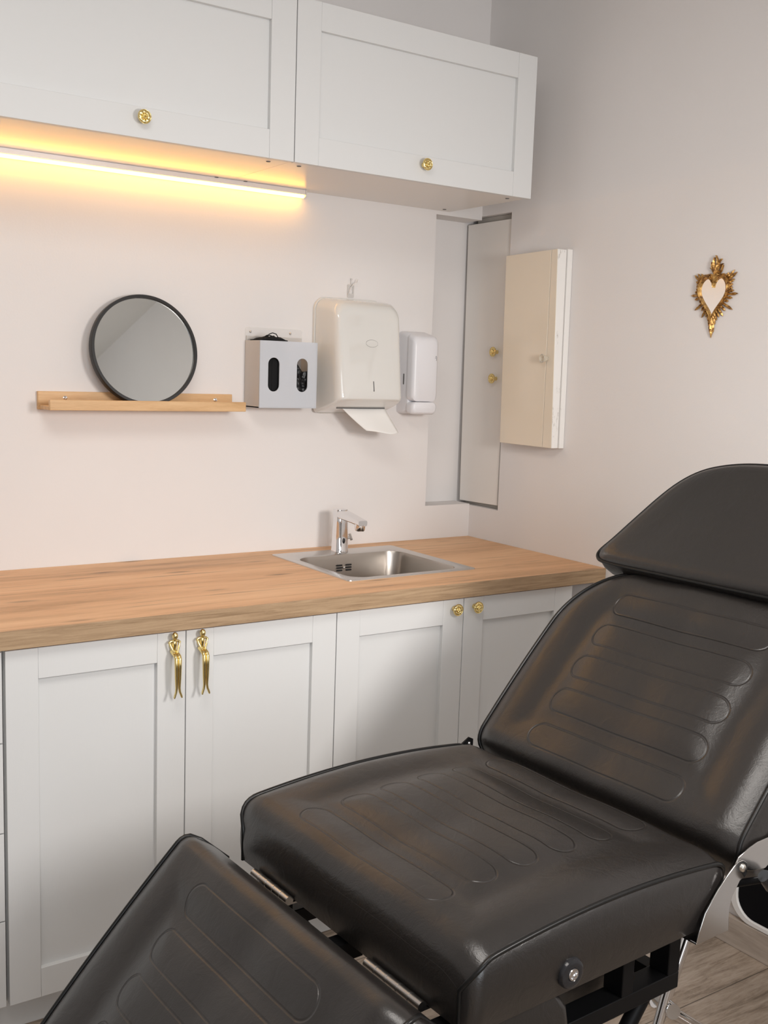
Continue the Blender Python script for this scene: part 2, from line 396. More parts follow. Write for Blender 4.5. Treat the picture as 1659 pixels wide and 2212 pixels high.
# drawer cabinet, left
X1 = G0-0.81-0.812; org = (X1-0.3, -0.3, 0)
t = thing('drawer_cabinet', 'white drawer cabinet with four plain fronts at the far left', 'cabinet', org, group='base cabinets under the worktop')
b = MB(org); b.box((X1-0.60, -0.622, ZB), (X1-0.001, -0.001, 0.881)); b.build('body', M_whitep, t)
for i in range(4):
    hgt = (ZT-ZB)/4; z0 = ZB+i*hgt
    d_ = MB(org).box((X1-0.60, YD, z0+0.0015), (X1-0.006, YD+0.018, z0+hgt-0.0015)).build('drawer', M_cabh, t, bevel=0.0008)
for sx in (X1-0.54, X1-0.06):
    for sy in (-0.53, -0.08): MB(org).lathe([(0.0001, 0), (0.025, 0), (0.025, 0.008), (0.015, 0.012), (0.015, ZB)], c=(sx, sy, 0), seg=16).build('foot', M_black, t)
tag(MB((-1.6, -0.59, 0)).box((X1-0.60, -0.600, 0), (G0, -0.585, 0.078)).build('plinth', M_cabh, bevel=0.001, loc=(-1.6, -0.59, 0)), 'white plinth board running along the floor below the base cabinets', 'plinth')
tag(MB((-0.06, -0.3, 0)).box((G0+0.001, -0.610, 0), (-0.0005, -0.592, 0.881)).build('gap_shade_panel', M_grey, loc=(-0.06, -0.3, 0)), 'grey panel standing for the shaded gap between the last base cabinet and right wall', 'panel')  # panel put in where there is only a shadowed gap

# ------------------------------------------------------------------ worktop with sink cut-out
SX0, SX1, SY0, SY1 = -0.812, -0.374, -0.512, -0.072       # sink rim
BX0, BX1, BY0, BY1 = -0.778, -0.410, -0.486, -0.155       # bowl
org = (-1.3, -0.33, 0.882)
t = thing('worktop', 'long oak laminate worktop on the white base cabinets', 'worktop', org)
hx0, hx1, hy0, hy1 = BX0-0.008, BX1+0.008, BY0-0.008, BY1+0.008
b = MB(org); zb = 0.882
b.box((X1-0.60, -D+0.002, zb), (hx0, -0.0005, T)); b.box((hx1, -D+0.002, zb), (-0.0008, -0.0005, T)); b.box((hx0, -D+0.002, zb), (hx1, hy0, T)); b.box((hx0, hy1, zb), (hx1, -0.0005, T))
bmesh.ops.remove_doubles(b.bm, verts=b.bm.verts, dist=1e-5)
b.build('board', M_oak, t)
b = MB(org); b.box((X1-0.60, -D, zb), (-0.0008, -D+0.002, T)); e_ = b.build('edge_band', M_oakedge, t); e_['label'] = 'coarser oak-grain edge strip, darkened for shade'  # darker wood tone carries the shade of the front edge

# sink
org = ((SX0+SX1)/2, (SY0+SY1)/2, T)
t = thing('sink', 'square inset stainless steel sink set in the oak worktop', 'sink', org)
b = MB(org)
def ring3(x0, x1, y0, y1, r, z, n=8): return [(x, y, z) for x, y in rrect(x0, x1, y0, y1, r, n)]
b.rings([ring3(SX0, SX1, SY0, SY1, 0.012, T-0.0005), ring3(SX0+0.0005, SX1-0.0005, SY0+0.0005, SY1-0.0005, 0.012, T+0.0025), ring3(SX0+0.004, SX1-0.004, SY0+0.004, SY1-0.004, 0.010, T+0.0030),
         ring3(BX0-0.004, BX1+0.004, BY0-0.004, BY1+0.004, 0.050, T+0.0028), ring3(BX0, BX1, BY0, BY1, 0.048, T+0.001)], False, False)
b.build('rim', M_steel, t, smooth=True, angle=40)
b = MB(org); dep = 0.15; rs = [ring3(BX0, BX1, BY0, BY1, 0.048, T+0.001), ring3(BX0+0.003, BX1-0.003, BY0+0.003, BY1-0.003, 0.047, T-0.01), ring3(BX0+0.010, BX1-0.010, BY0+0.010, BY1-0.010, 0.045, T-dep+0.035)]
for a in (20, 45, 70, 90):
    k = math.radians(a); i_ = 0.010+0.030*(1-math.cos(k)); rs.append(ring3(BX0+i_, BX1-i_, BY0+i_, BY1-i_, 0.045-0.02*(a/90), T-dep+0.035-0.035*math.sin(k)))
xc, yc = (BX0+BX1)/2, (BY0+BY1)/2
rs.append([(xc+0.045*math.cos(2*PI*(i+4)/36), yc+0.045*math.sin(2*PI*(i+4)/36), T-dep-0.003) for i in range(36)])
b.rings(rs, False, True); b.build('bowl', M_steelbowl, t, smooth=True, angle=50)
b = MB(org); b.lathe([(0.0001, T-dep+0.002), (0.008, T-dep+0.003), (0.012, T-dep), (0.030, T-dep), (0.038, T-dep+0.003), (0.042, T-dep-0.001)], c=(xc, yc, 0), seg=32); b.build('drain', M_chrome, t, smooth=True)
b = MB(org)   # overflow slots on the rear wall of the bowl
ox, oy, oz = -0.607, BY1-0.0075, T-0.038
for sx in (-1, 1):
    for sz in (-1, 0, 1):
        o2 = [(ox+sx*0.0165+x, oy, oz+sz*0.0078+z) for x, z in rrect(-0.0095, 0.0095, -0.0025, 0.0025, 0.0024, 4)]
        b.plate(o2, [], (0, -0.0015, 0))
o_ = b.build('overflow', M_black, t); o_['label'] = 'dark overflow slots around a screw'
MB(org).ball((ox, oy-0.001, oz), (0.004, 0.002, 0.004), 12).build('screw', M_chrome, t, smooth=True)

# faucet
fx, fy = -0.594, -0.112; org = (fx, fy, T+0.003); z = T+0.003
t = thing('faucet', 'chrome sensor faucet with angular spout behind the sink bowl', 'faucet', org)
b = MB(org)
def sec(hw, hd, zz, sh=0): return [(fx+x, fy+y+sh, zz) for x, y in rrect(-hw, hw, -hd, hd, min(hw, hd)*0.75, 6)]
b.rings([sec(0.0240, 0.0250, z), sec(0.0240, 0.0250, z+0.006), sec(0.0232, 0.0242, z+0.008), sec(0.0222, 0.0225, z+0.05), sec(0.0212, 0.0212, z+0.09), sec(0.0212, 0.0215, z+0.128), sec(0.0195, 0.0200, z+0.1315)])
b.build('body', M_chrome, t, smooth=True, angle=50)
b = MB(org)
def sec2(yy, zc, hw, hh): return [(fx+x, fy+yy, zc+zz_) for x, zz_ in rrect(-hw, hw, -hh, hh, hh*0.65, 5)]
b.rings([sec2(0.015, z+0.117, 0.0195, 0.0135), sec2(-0.02, z+0.117, 0.0195, 0.0130), sec2(-0.06, z+0.113, 0.0185, 0.0110), sec2(-0.10, z+0.108, 0.0172, 0.0095), sec2(-0.128, z+0.104, 0.0155, 0.0085)])
b.lathe([(0.0120, z+0.082), (0.0135, z+0.080), (0.0150, z+0.084), (0.0162, z+0.098), (0.0160, z+0.108)], c=(fx, fy-0.112, 0), seg=28)
b.build('spout', M_chrome, t, smooth=True, angle=50)
b = MB(org); b.tube([(fx+0.018, fy, z+0.038), (fx+0.036, fy-0.002, z+0.043)], [0.005, 0.0042]); b.tube([(fx+0.036, fy-0.010, z+0.036), (fx+0.037, fy+0.004, z+0.050)], [0.0045, 0.0055]); b.build('lever', M_chrome, t, smooth=True)
MB(org).ball((fx, fy-0.0222, z+0.036), (0.0055, 0.003, 0.009), 16).build('sensor', M_black, t, smooth=True)

# ------------------------------------------------------------------ wall cabinets
ZU, HU, XU, WU, DU = 2.001, 0.402, -0.1395, 0.802, 0.401
def wall_cab(x1, w, label):
    x0 = x1-w; org = (x0+w/2, -0.2, ZU)
    t = thing('wall_cabinet', label, 'cabinet', org, group='white cabinets hung on the back wall')
    b = MB(org); yf = -DU+0.019
    b.box((x0+0.0005, yf, ZU+0.003), (x1-0.0005, -0.0005, ZU+0.019)); b.box((x0+0.0005, yf, ZU+HU-0.016), (x1-0.0005, -0.0005, ZU+HU))
    b.box((x0+0.0005, yf, ZU+0.019), (x0+0.0165, -0.0005, ZU+HU-0.016)); b.box((x1-0.0165, yf, ZU+0.019), (x1-0.0005, -0.0005, ZU+HU-0.016)); b.box((x0+0.0165, -0.01, ZU+0.019), (x1-0.0165, -0.0005, ZU+HU-0.016))
    b.build('body', M_under, t)
    d = door(t, org, x0+0.0012, x1-0.0012, ZU, ZU+HU, -DU, st=0.070, horizontal=True)
    knob(d, Vector((x0+w/2+0.004, -DU, ZU+0.045))-Vector(org))
    for sx in (x0+0.045, x1-0.045):
        for sy in (-0.345, -0.035):
            s_ = MB(org).lathe([(0.0001, ZU+0.0015), (0.0055, ZU+0.0018), (0.0062, ZU+0.0032)], c=(sx, sy, 0), seg=16).build('fitting_cap', M_line, t, smooth=True)
    return t
wall_cab(XU, WU, 'white wall cabinet with framed front, nearer the right wall')
wall_cab(XU-WU, WU+0.02, 'white wall cabinet above the lit strip and round mirror, cut by the left edge')

# LED light bar
org = (-1.6, -0.02, 1.99)
t = thing('light_bar', 'slim glowing warm LED bar under the left wall cabinet', 'light', org)
xl0, xl1 = -2.15, -0.697
b = MB(org)
pr = [(-0.034, 2.0035), (-0.008, 2.0035), (-0.008, 1.9882), (-0.014, 1.9877), (-0.0310, 1.9892), (-0.034, 1.9900)]
b.rings([[(x, y, z_) for y, z_ in pr] for x in (xl0, xl1)]); b.build('housing', M_alu, t)
b = MB(org)
pr = [(-0.0305, 1.9890), (-0.0150, 1.9875), (-0.0165, 1.9830), (-0.0225, 1.9805), (-0.0290, 1.9835)]
b.rings([[(x, y, z_) for y, z_ in pr] for x in (xl0+0.003, xl1-0.003)]); o_ = b.build('diffuser', M_led, t); o_['label'] = 'glowing warm diffuser'
b = MB(org); b.rings([[(x, y, z_) for y, z_ in [(-0.034, 2.0035), (-0.007, 2.0035), (-0.007, 1.986), (-0.022, 1.980), (-0.034, 1.986)]] for x in (xl1-0.001, xl1+0.003)]); b.build('end_cap', M_alu, t)

# ------------------------------------------------------------------ picture shelf and mirror
org = (-1.2, 0, 1.35)
t = thing('wall_shelf', 'narrow bamboo picture ledge screwed to the back wall', 'shelf', org)
MB(org).box((-1.482, -0.014, 1.350), (-0.918, -0.0003, 1.398)).build('back_rail', M_bamboo, t, bevel=0.0015)
MB(org).box((-1.478, -0.093, 1.352), (-0.920, -0.014, 1.362)).build('ledge', M_bamboo, t, bevel=0.001)
MB(org).box((-1.478, -0.105, 1.352), (-0.918, -0.093, 1.379)).build('front_lip', M_bamboo, t, bevel=0.0015)
for sx in (-1.410, -0.972):
    o_ = MB(org).lathe([(0.0001, -0.0142), (0.002, -0.0142), (0.003, -0.0155), (0.0055, -0.0150), (0.006, -0.0138)], c=(sx, 0, 1.381), axis='Y', seg=20).build('screw', M_chrome, t, smooth=True)
R_ = 0.152; tilt = math.radians(-9)
Mm = Matrix.Translation((-1.200, -0.066, 1.3645)) @ Matrix.Rotation(tilt, 4, 'X') @ Matrix.Translation((0, 0, R_))
org = (-1.200, -0.066, 1.3645)
t = thing('mirror', 'round mirror with thin black frame leaning on the bamboo ledge', 'mirror', org)
b = MB(org, Mm); b.lathe([(R_-0.009, -0.004), (R_-0.009, -0.012), (R_-0.008, -0.014), (R_-0.001, -0.014), (R_, -0.012), (R_, 0.008), (R_-0.003, 0.010), (0.0001, 0.010)], axis='Y', seg=96, cap0=False)
b.build('frame', M_black, t, smooth=True, angle=40)
b = MB(org, Mm); b.lathe([(0.0001, -0.0065), (R_-0.0092, -0.0065), (R_-0.0092, -0.0035), (0.0001, -0.0035)], axis='Y', seg=96); b.build('glass', M_mirror, t)

# ------------------------------------------------------------------ mask dispenser
mx0, mx1, mz0, mz1, md = -0.873, -0.682, 1.363, 1.557, 0.095
org = ((mx0+mx1)/2, 0, mz0)
t = thing('mask_dispenser', 'frosted two-slot mask box on the wall between ledge and towel dispenser', 'dispenser', org)
def ro(x0, x1, z0, z1, r, y, n=5): return [(x, y, zz) for x, zz in rrect(x0, x1, z0, z1, r, n)]
o_ = MB(org).plate(ro(mx0, mx1, mz0, 1.596, 0.008, -0.0005), [], (0, -0.0025, 0)).build('back_plate', M_clear, t, bevel=0.0005); o_['label'] = 'clear plate rising above the box'
b = MB(org)
b.box((mx0, -md, mz0), (mx0+0.003, -0.003, mz1)); b.box((mx1-0.003, -md, mz0), (mx1, -0.003, mz1)); b.box((mx0, -md, mz0), (mx1, -0.003, mz0+0.003)); b.box((-0.779, -md+0.003, mz0), (-0.776, -0.003, mz1-0.02))
b.build('side_panels', M_frostside, t)
o_ = b_ = MB(org).box((mx0+0.003, -0.006, mz0+0.003), (mx1-0.003, -0.003, mz1+0.014)).build('inner_back', M_frostside, t)
slots = []
for sx in (-0.827, -0.732): slots.append(ro(sx-0.0185, sx+0.0185, 1.411, 1.509, 0.0183, -md, 8))
MB(org).plate([(mx0, -md, mz0), (mx1, -md, mz0), (mx1, -md, mz1), (mx0, -md, mz1)], slots, (0, -0.003, 0)).build('front_panel', M_frost, t)
for sx, sz in ((-0.856, 1.583), (-0.722, 1.583)):
    MB(org).lathe([(0.0001, -0.0045), (0.0025, -0.0043), (0.0035, -0.003)], c=(sx, 0, sz), axis='Y', seg=14).build('screw', M_steel, t, smooth=True)
def mask_mesh(y):
    b = MB((-0.825, y, 1.366)); n = 26; x0, x1 = -0.868, -0.781; z0, z1 = 1.3665, 1.556; fr = []; bk = []
    for i in range(n+1):
        x = x0+(x1-x0)*i/n; s = (i/n*4) % 1; yy = y - 0.0022*s
        fr.append(yy); 
    rows = []
    for k in range(9):
        zz = z0+(z1-z0)*k/8
        rows.append([(x0+(x1-x0)*i/n, fr[i]-0.001*math.sin(k*0.8+i*0.1), zz + (0.003*math.sin(i*0.6) if k == 8 else 0)) for i in range(n+1)] + [(x0+(x1-x0)*i/n, y+0.0025, zz) for i in range(n, -1, -1)])
    b.rings(rows)
    return b
m0 = mask_mesh(-0.083).build('face_mask', M_cloth, loc=(-0.825, -0.083, 1.366), smooth=True, angle=25)
tag(m0, 'foremost black pleated face mask seen through the left slot of mask box', 'face mask', 'black face masks in the mask box')
for k in range(1, 2):
    c = dup(m0, loc=(-0.825, -0.083+0.011*k, 1.366)); tag(c, 'black pleated face mask directly behind the foremost one in the mask box', 'face mask', 'black face masks in the mask box')
b = MB((-0.83, -0.06, 1.556))    # loose mask lying over the stack, with ear loop
rs = []
for i in range(13):
    x = -0.866+0.088*i/12; hh = 0.004+0.010*math.sin(PI*i/12)**0.8 + 0.002*math.sin(i*2.1)
    rs.append([(x, -0.090, 1.5575), (x, -0.088, 1.5575+hh*0.6), (x, -0.070, 1.5575+hh), (x, -0.045, 1.5575+hh*0.8), (x, -0.020, 1.5575+0.002), (x, -0.020, 1.5575)])
b.rings(rs)
b.tube([(-0.838, -0.075, 1.568), (-0.834, -0.078, 1.576), (-0.824, -0.080, 1.580), (-0.812, -0.080, 1.577), (-0.806, -0.078, 1.570), (-0.800, -0.075, 1.562)], 0.0014, 8)
b.tube([(-0.848, -0.070, 1.566), (-0.838, -0.074, 1.573), (-0.826, -0.074, 1.572), (-0.815, -0.070, 1.566)], 0.0016, 8)
tag(b.build('face_mask', M_cloth, loc=(-0.83, -0.06, 1.556), smooth=True, angle=40), 'loose black face mask with ear loop lying on top of mask stack', 'face mask', 'black face masks in the mask box')
b = MB((-0.73, -0.05, 1.367)); nx, nz = 22, 24; rows = []
def gtop(x): return 1.472 + (0.020 if abs(x+0.742) < 0.006 else 0) + 0.006*noise.noise(Vector((x*90, 0, 3)))
for k in range(nz+1):
    row = []
    for i in range(nx+1):
        x = -0.7735+0.0865*i/nx; zt_ = gtop(x) - (0.012 if i in (0, nx) else 0); zz = 1.3668+(zt_-1.3668)*k/nz
        nn = noise.noise(Vector((x*70, zz*70, 1.0)))*0.010+noise.noise(Vector((x*160, zz*160, 5.0)))*0.005
        row.append((x, max(-0.0935, -0.084-nn), zz))
    row += [(-0.7735+0.0865*i/nx, -0.012, 1.3668+(gtop(-0.7735+0.0865*i/nx)-0.01-1.3668)*k/nz) for i in range(nx, -1, -1)]
    rows.append(row)
b.rings(rows)
tag(b.build('glove_heap', mat('black_nitrile', (0.008, 0.008, 0.009), 0.35), loc=(-0.73, -0.05, 1.367), smooth=True, angle=80), 'crumpled black gloves seen in the right slot of mask box', 'gloves', kind='stuff')

# ------------------------------------------------------------------ paper towel dispenser
tx0, tx1, tz0, tz1 = -0.645, -0.392, 1.345, 1.700; org = ((tx0+tx1)/2, 0, tz0)
t = thing('towel_dispenser', 'large glossy white paper towel dispenser on the back wall', 'dispenser', org)
def sect(y, ix, zt_, zb_, r, sh=0.0, bow=0.0, rb=0.035):
    x0, x1 = tx0+ix, tx1-ix; pts = rrect(x0, x1, zb_, zt_, r, 8)[:18]+rrect(x0, x1, zb_, zt_, rb, 8)[18:]; out = []
    for x, zz in pts:
        q = (zz-zb_)/(zt_-zb_); u = 1-((x-(x0+x1)/2)/((x1-x0)/2))**2
        out.append((x, y + sh*(q-0.5), zz + bow*u*max(0, (q-0.85)/0.15)))
    return out
b = MB(org); b.rings([sect(-0.0005, 0, tz1-0.004, tz0, 0.035, bow=0.007), sect(-0.013, 0, tz1-0.004, tz0, 0.035, bow=0.007)]); b.build('back_plate', M_gloss, t, bevel=0.001)
b = MB(org)
SH = 0.030
L_ = [(-0.0145, 0.0025, tz1-0.007, tz0+0.003, 0.034, 0.010, 0.0), (-0.030, 0.003, tz1-0.008, tz0+0.004, 0.034, 0.010, 0.004), (-0.075, 0.006, tz1-0.012, tz0+0.018, 0.034, 0.010, 0.012), (-0.112, 0.009, tz1-0.018, tz0+0.032, 0.034, 0.010, 0.022),
      (-0.125, 0.0115, tz1-0.024, tz0+0.040, 0.034, 0.010, 0.028), (-0.1325, 0.015, tz1-0.031, tz0+0.044, 0.033, 0.010, SH), (-0.1370, 0.0195, tz1-0.040, tz0+0.047, 0.031, 0.009, SH), (-0.1390, 0.0245, tz1-0.050, tz0+0.049, 0.029, 0.008, SH), (-0.1400, 0.032, tz1-0.062, tz0+0.053, 0.025, 0.007, SH), (-0.1402, 0.05, tz1-0.09, tz0+0.08, 0.02, 0.007, SH)]
b.rings([sect(y, ix, a_, c_, r, sh, 0.008, rb) for y, ix, a_, c_, r, rb, sh in L_]); b.build('cover', M_gloss, t, smooth=True, angle=50)
def fy_(zz): return -0.1400+SH*((zz-(tz0+0.08))/((tz1-0.09)-(tz0+0.08))-0.5)
def oval(cx, cz, a, c_, n=40): return [(cx+a*math.cos(2*PI*k/n), cz+c_*math.sin(2*PI*k/n)) for k in range(n)]
b = MB(org); b.loop_tube([(x, fy_(zz)-0.0002, zz) for x, zz in oval(-0.512, 1.562, 0.0215, 0.0108)], 0.0005, 6); o_ = b.build('lock_window', M_line, t); o_['label'] = 'thin oval outline'
b = MB(org); b.plate([(x, fy_(zz)-0.0006, zz) for x, zz in rrect(-0.5155, -0.5125, 1.418, 1.449, 0.0014, 4)], [], (0, 0.001, 0)); o_ = b.build('level_window', M_line, t); o_['label'] = 'dark vertical level slot'
b = MB(org); b.box((-0.605, -0.092, tz0+0.018), (-0.43, -0.088, tz0+0.026)); b.build('towel_slot', M_line, t)
# hanging paper towel
b = MB((-0.50, -0.09, 1.36)); nx, nz = 14, 16; g = []
for k in range(nz+1):
    q = k/nz; row = []
    for i in range(nx+1):
        p = i/nx; x = -0.592+0.162*p + 0.020*q + (0.050*q*(1-p)); zz = 1.372-0.074*q + 0.005*math.sin(p*5)*q - 0.010*math.sin(PI*p)*q*q; yy = -0.088-0.050*q**1.3 - 0.012*math.sin(p*PI)*q + 0.006*math.sin(3*p+2*q)
        row.append((x, yy, zz))
    g.append(row)
V = [[b.v(p) for p in r] for r in g]
for k in range(nz):
    for i in range(nx): b.f((V[k][i], V[k][i+1], V[k+1][i+1], V[k+1][i]))
o_ = b.build('paper_towel', M_paper, loc=(-0.50, -0.09, 1.36), smooth=True, angle=80); sm = o_.modifiers.new('solid', 'SOLIDIFY'); sm.thickness = 0.0008
tag(o_, 'white paper towel hanging out below the large dispenser', 'paper towel')

# ------------------------------------------------------------------ soap dispenser
sx0, sx1, sz0, sz1 = -0.324, -0.224, 1.346, 1.610; org = ((sx0+sx1)/2, 0, sz0)
t = thing('soap_dispenser', 'narrow satin white soap dispenser right of the towel dispenser', 'dispenser', org)
def ss(y, ix, zt_, zb_, r): return [(x, y, zz) for x, zz in rrect(sx0+ix, sx1-ix, zb_, zt_, r, 7)]
b = MB(org); b.rings([ss(-0.0005, 0.002, sz1, sz0, 0.012), ss(-0.02, 0.002, sz1, sz0, 0.012), ss(-0.050, 0.002, sz1-0.006, sz0+0.002, 0.016), ss(-0.058, 0.004, sz1-0.010, sz0+0.006, 0.016)]); b.build('body', M_satin, t, smooth=True, angle=45)
b = MB(org); b.rings([ss(-0.0582, 0.000, sz1-0.008, sz0+0.042, 0.016), ss(-0.078, 0.000, sz1-0.014, sz0+0.042, 0.018), ss(-0.087, 0.003, sz1-0.020, sz0+0.042, 0.018), ss(-0.0915, 0.010, sz1-0.030, sz0+0.048, 0.018)]); b.build('cover', M_satin, t, smooth=True, angle=45)
b = MB(org); b.rings([ss(-0.0582, 0.001, sz0+0.040, sz0+0.002, 0.012), ss(-0.080, 0.001, sz0+0.040, sz0, 0.014), ss(-0.089, 0.004, sz0+0.040, sz0+0.004, 0.014), ss(-0.0925, 0.010, sz0+0.038, sz0+0.010, 0.012)]); b.build('push_bar', M_satin, t, smooth=True, angle=45)
b = MB(org); b.plate([(sx0+0.0015, y, zz) for y, zz in [(-0.036+x, zz) for x, zz in rrect(-0.003, 0.003, 1.440, 1.475, 0.0029, 5)]], [], (0.001, 0, 0)); b.build('side_slot', M_line, t)
b = MB(org); b.tube([(-0.2395, -0.0910, 1.530), (-0.2360, -0.0912, 1.534), (-0.2345, -0.0912, 1.529), (-0.2348, -0.0912, 1.519)], 0.0009, 6); b.tube([(-0.2405, -0.0912, 1.528), (-0.2375, -0.0912, 1.527)], 0.0008, 6); o_ = b.build('logo', M_line, t); o_['label'] = 'small dark hooked mark'

# ------------------------------------------------------------------ hook above towel dispenser
org = (-0.512, 0, 1.735)
t = thing('wall_hook', 'small clear plastic hook stuck above the towel dispenser', 'hook', org)
M_cl2 = mat('milky_plastic', (0.86, 0.84, 0.82), 0.15, trans=0.35)
MB(org).plate(ro(-0.524, -0.500, 1.704, 1.744, 0.004, -0.0003), [ro(-0.519, -0.505, 1.716, 1.738, 0.003, -0.0003)], (0, -0.003, 0)).build('plate', M_cl2, t)
b = MB(org); b.tube([(-0.512, -0.004, 1.744), (-0.512, -0.006, 1.758)], 0.0016, 8); b.ball((-0.512, -0.006, 1.760), 0.0028, 10)
b.tube([(-0.522, -0.004, 1.712), (-0.515, -0.010, 1.735), (-0.506, -0.016, 1.747), (-0.499, -0.018, 1.751), (-0.497, -0.018, 1.760)], 0.0014, 8); b.build('wire', M_cl2, t, smooth=True)

# ------------------------------------------------------------------ tall panel in the corner and meter cupboard
org = (0.05, -0.03, 1.04)
t = thing('access_panel', 'tall narrow painted board set across the wall corner beside the meter cupboard', 'panel', org)
b = MB(org)
pts = [(0.0640, 1.0405), (-0.1385, 1.0450), (-0.1455, 1.984), (0.0800, 1.984)]
b.rings([[(x, y, zz) for y, zz in pts] for x in (0.006, 0.0235)])
b.build('board', M_board, t, bevel=0.001)
MB(org).box((0.0235, -0.151, HZ0+0.001), (0.119, 0.05, HZ1-0.001)).build('backing', M_gap, t)
kk = []
for zz in (1.556, 1.468):
    k_ = knob(t, Vector((0.0065, -0.104, zz))-Vector(org), (0, 0, -PI/2))
# broken plaster lip near the panel top and bottom
M_chip = mat('chipped_plaster', (0.50, 0.46, 0.41), 0.9)

org = (0, -0.33, 1.255)
t = thing('meter_cupboard', 'cream painted meter cupboard on the right wall, white worn edge', 'cupboard', org)
b = MB(org); b.rings([[(x, y, zz) for y, zz in [(-0.452, 1.262), (-0.205, 1.262), (-0.205, 1.858), (-0.445, 1.864)]] for x in (-0.0005, -0.020)]); b.build('frame', M_worn, t, bevel=0.0015)
b = MB(org)
r0 = [(-0.0215, y, zz) for y, zz in [(-0.448, 1.262), (-0.203, 1.262), (-0.203, 1.858), (-0.441, 1.862)]]
r1 = [(-0.046 if i in (0, 1) else -0.056, y, zz) for i, (y, zz) in enumerate([(-0.446, 1.262), (-0.203, 1.262), (-0.203, 1.857), (-0.439, 1.862)])]
b.rings([r0, r1]); d_ = b.build('door', M_worn, t, bevel=0.002)
b = MB(org); r2 = [(-0.0463 if i in (0, 1) else -0.0563, y, zz) for i, (y, zz) in enumerate([(-0.404, 1.263), (-0.2035, 1.263), (-0.2035, 1.8565), (-0.412, 1.8605)])]
r3 = [(x-0.0022, y, zz) for x, y, zz in r2]; b.rings([r2, r3]); o_ = b.build('door_panel', M_cream, t, bevel=0.0008); o_['label'] = 'cream gloss door face'
b = MB(org); r2 = [(-0.0463 if i in (0, 1) else -0.0563, y, zz) for i, (y, zz) in enumerate([(-0.4455, 1.263), (-0.4055, 1.263), (-0.4135, 1.8605), (-0.4385, 1.8615)])]
r3 = [(x-0.0014, y, zz) for x, y, zz in r2]; b.rings([r2, r3]); b.build('door_lip', M_cream, t, bevel=0.0006)
b = MB(org); b.lathe([(0.0001, -0.052), (0.007, -0.052), (0.0085, -0.056), (0.0125, -0.070), (0.0135, -0.074), (0.0120, -0.0755), (0.009, -0.074), (0.006, -0.064), (0.0001, -0.062)], c=(0, -0.412, 1.535), axis='X', seg=28); o_ = b.build('knob', mat('clear_cream_knob', (0.93, 0.88, 0.78), 0.12, trans=0.6), t, smooth=True); o_['label'] = 'translucent cup-shaped knob'

# ------------------------------------------------------------------ sacred-heart wall mirror
HC = (-0.985, 1.700)
org = (0, HC[0], HC[1])
t = thing('heart_mirror', 'small antique gold heart mirror with rays and flame on right wall', 'mirror', org)
def W(a, c_, d): return (-d, HC[0]-a, HC[1]+c_)      # a = rightwards in the view, c = up, d = out of the wall
def heart(q, s=1.0):                                 # q in 0..1, starts at top notch going right
    th = 2*PI*q; x = 16*math.sin(th)**3; y = 13*math.cos(th)-5*math.cos(2*th)-2*math.cos(3*th)-math.cos(4*th)
    y = y+2.5; k = 1.0+0.15*max(0, -y/17)
    return (x*0.00268*s, (y*0.00345*k)*s)
HN = 72
b = MB(org)
outer = [heart(i/HN, 1.17) for i in range(HN)]; mid = [heart(i/HN, 1.10) for i in range(HN)]; inn = [heart(i/HN, 1.0) for i in range(HN)]
b.rings([[W(a, c_, 0.001) for a, c_ in outer], [W(a, c_, 0.010) for a, c_ in outer], [W(a, c_, 0.014) for a, c_ in mid], [W(a, c_, 0.012) for a, c_ in inn], [W(a, c_, 0.006) for a, c_ in inn]], True, False)
b.build('heart_frame', M_gold if False else M_antique, t, smooth=True, angle=50)
b = MB(org)
for i in range(90):
    a, c_ = heart(i/90, 1.20); b.ball(W(a, c_, 0.012), 0.0015, 6)
b.build('bead_border', M_antique, t, smooth=True)
b = MB(org); pts = [heart(i/HN, 1.0) for i in range(HN)]
b.rings([[W(a, c_, 0.004) for a, c_ in pts], [W(a, c_, 0.0065) for a, c_ in pts]]); b.build('glass', M_mirror2, t)
b = MB(org)
def crystal(a0, c0, ang, L, wd, d0, d1):
    dx, dy = math.cos(ang), math.sin(ang); nx_, ny_ = -dy, dx
    def q(l, s, d): return W(a0+dx*l+nx_*s, c0+dy*l+ny_*s, d)
    rs = [[q(0, -wd*0.55, d0), q(0, 0, d1), q(0, wd*0.55, d0), q(0, 0, 0.001)], [q(L*0.72, -wd, d0), q(L*0.72, 0, d1), q(L*0.72, wd, d0), q(L*0.72, 0, 0.001)], [q(L, -wd*0.1, d0*0.8), q(L, 0, d0), q(L, wd*0.1, d0*0.8), q(L, 0, 0.001)]]
    b.rings(rs)
cx_, cy_ = 0.0, 0.005
rng = random.Random(3)
RL = [(20, 0.024), (47, 0.038), (-3, 0.030), (-38, 0.030)]
NR = 64
for i in range(NR):
    q_ = (i+0.5)/NR; a, c_ = heart(q_, 1.12)
    if abs(a) < 0.014 and c_ > 0: continue
    ang = math.atan2(c_-cy_, a-cx_); dg = math.degrees(ang)
    sym = dg if -90 <= dg <= 90 else (180-dg if dg > 0 else -180-dg)   # mirrored to the right side
    L = (0.011 if sym > -20 else 0.016) + 0.021*math.exp(-((sym-42)/9)**2) + 0.021*math.exp(-((sym-1)/9)**2) + 0.021*math.exp(-((sym+33)/9)**2) + 0.012*math.exp(-((sym+60)/8)**2) + 0.023*math.exp(-((sym+90)/9)**2)
    if sym > 55: L *= 0.7
    L *= 0.88+0.24*rng.random()
    crystal(a*0.99, c_*0.99, ang, L, 0.0038, 0.004, 0.008)
    crystal(a*0.99, c_*0.99, ang+0.08*(rng.random()-0.5), L*(0.5+0.15*(i % 2)), 0.0033, 0.007, 0.0115)
b.build('rays', M_antique, t)
b = MB(org)
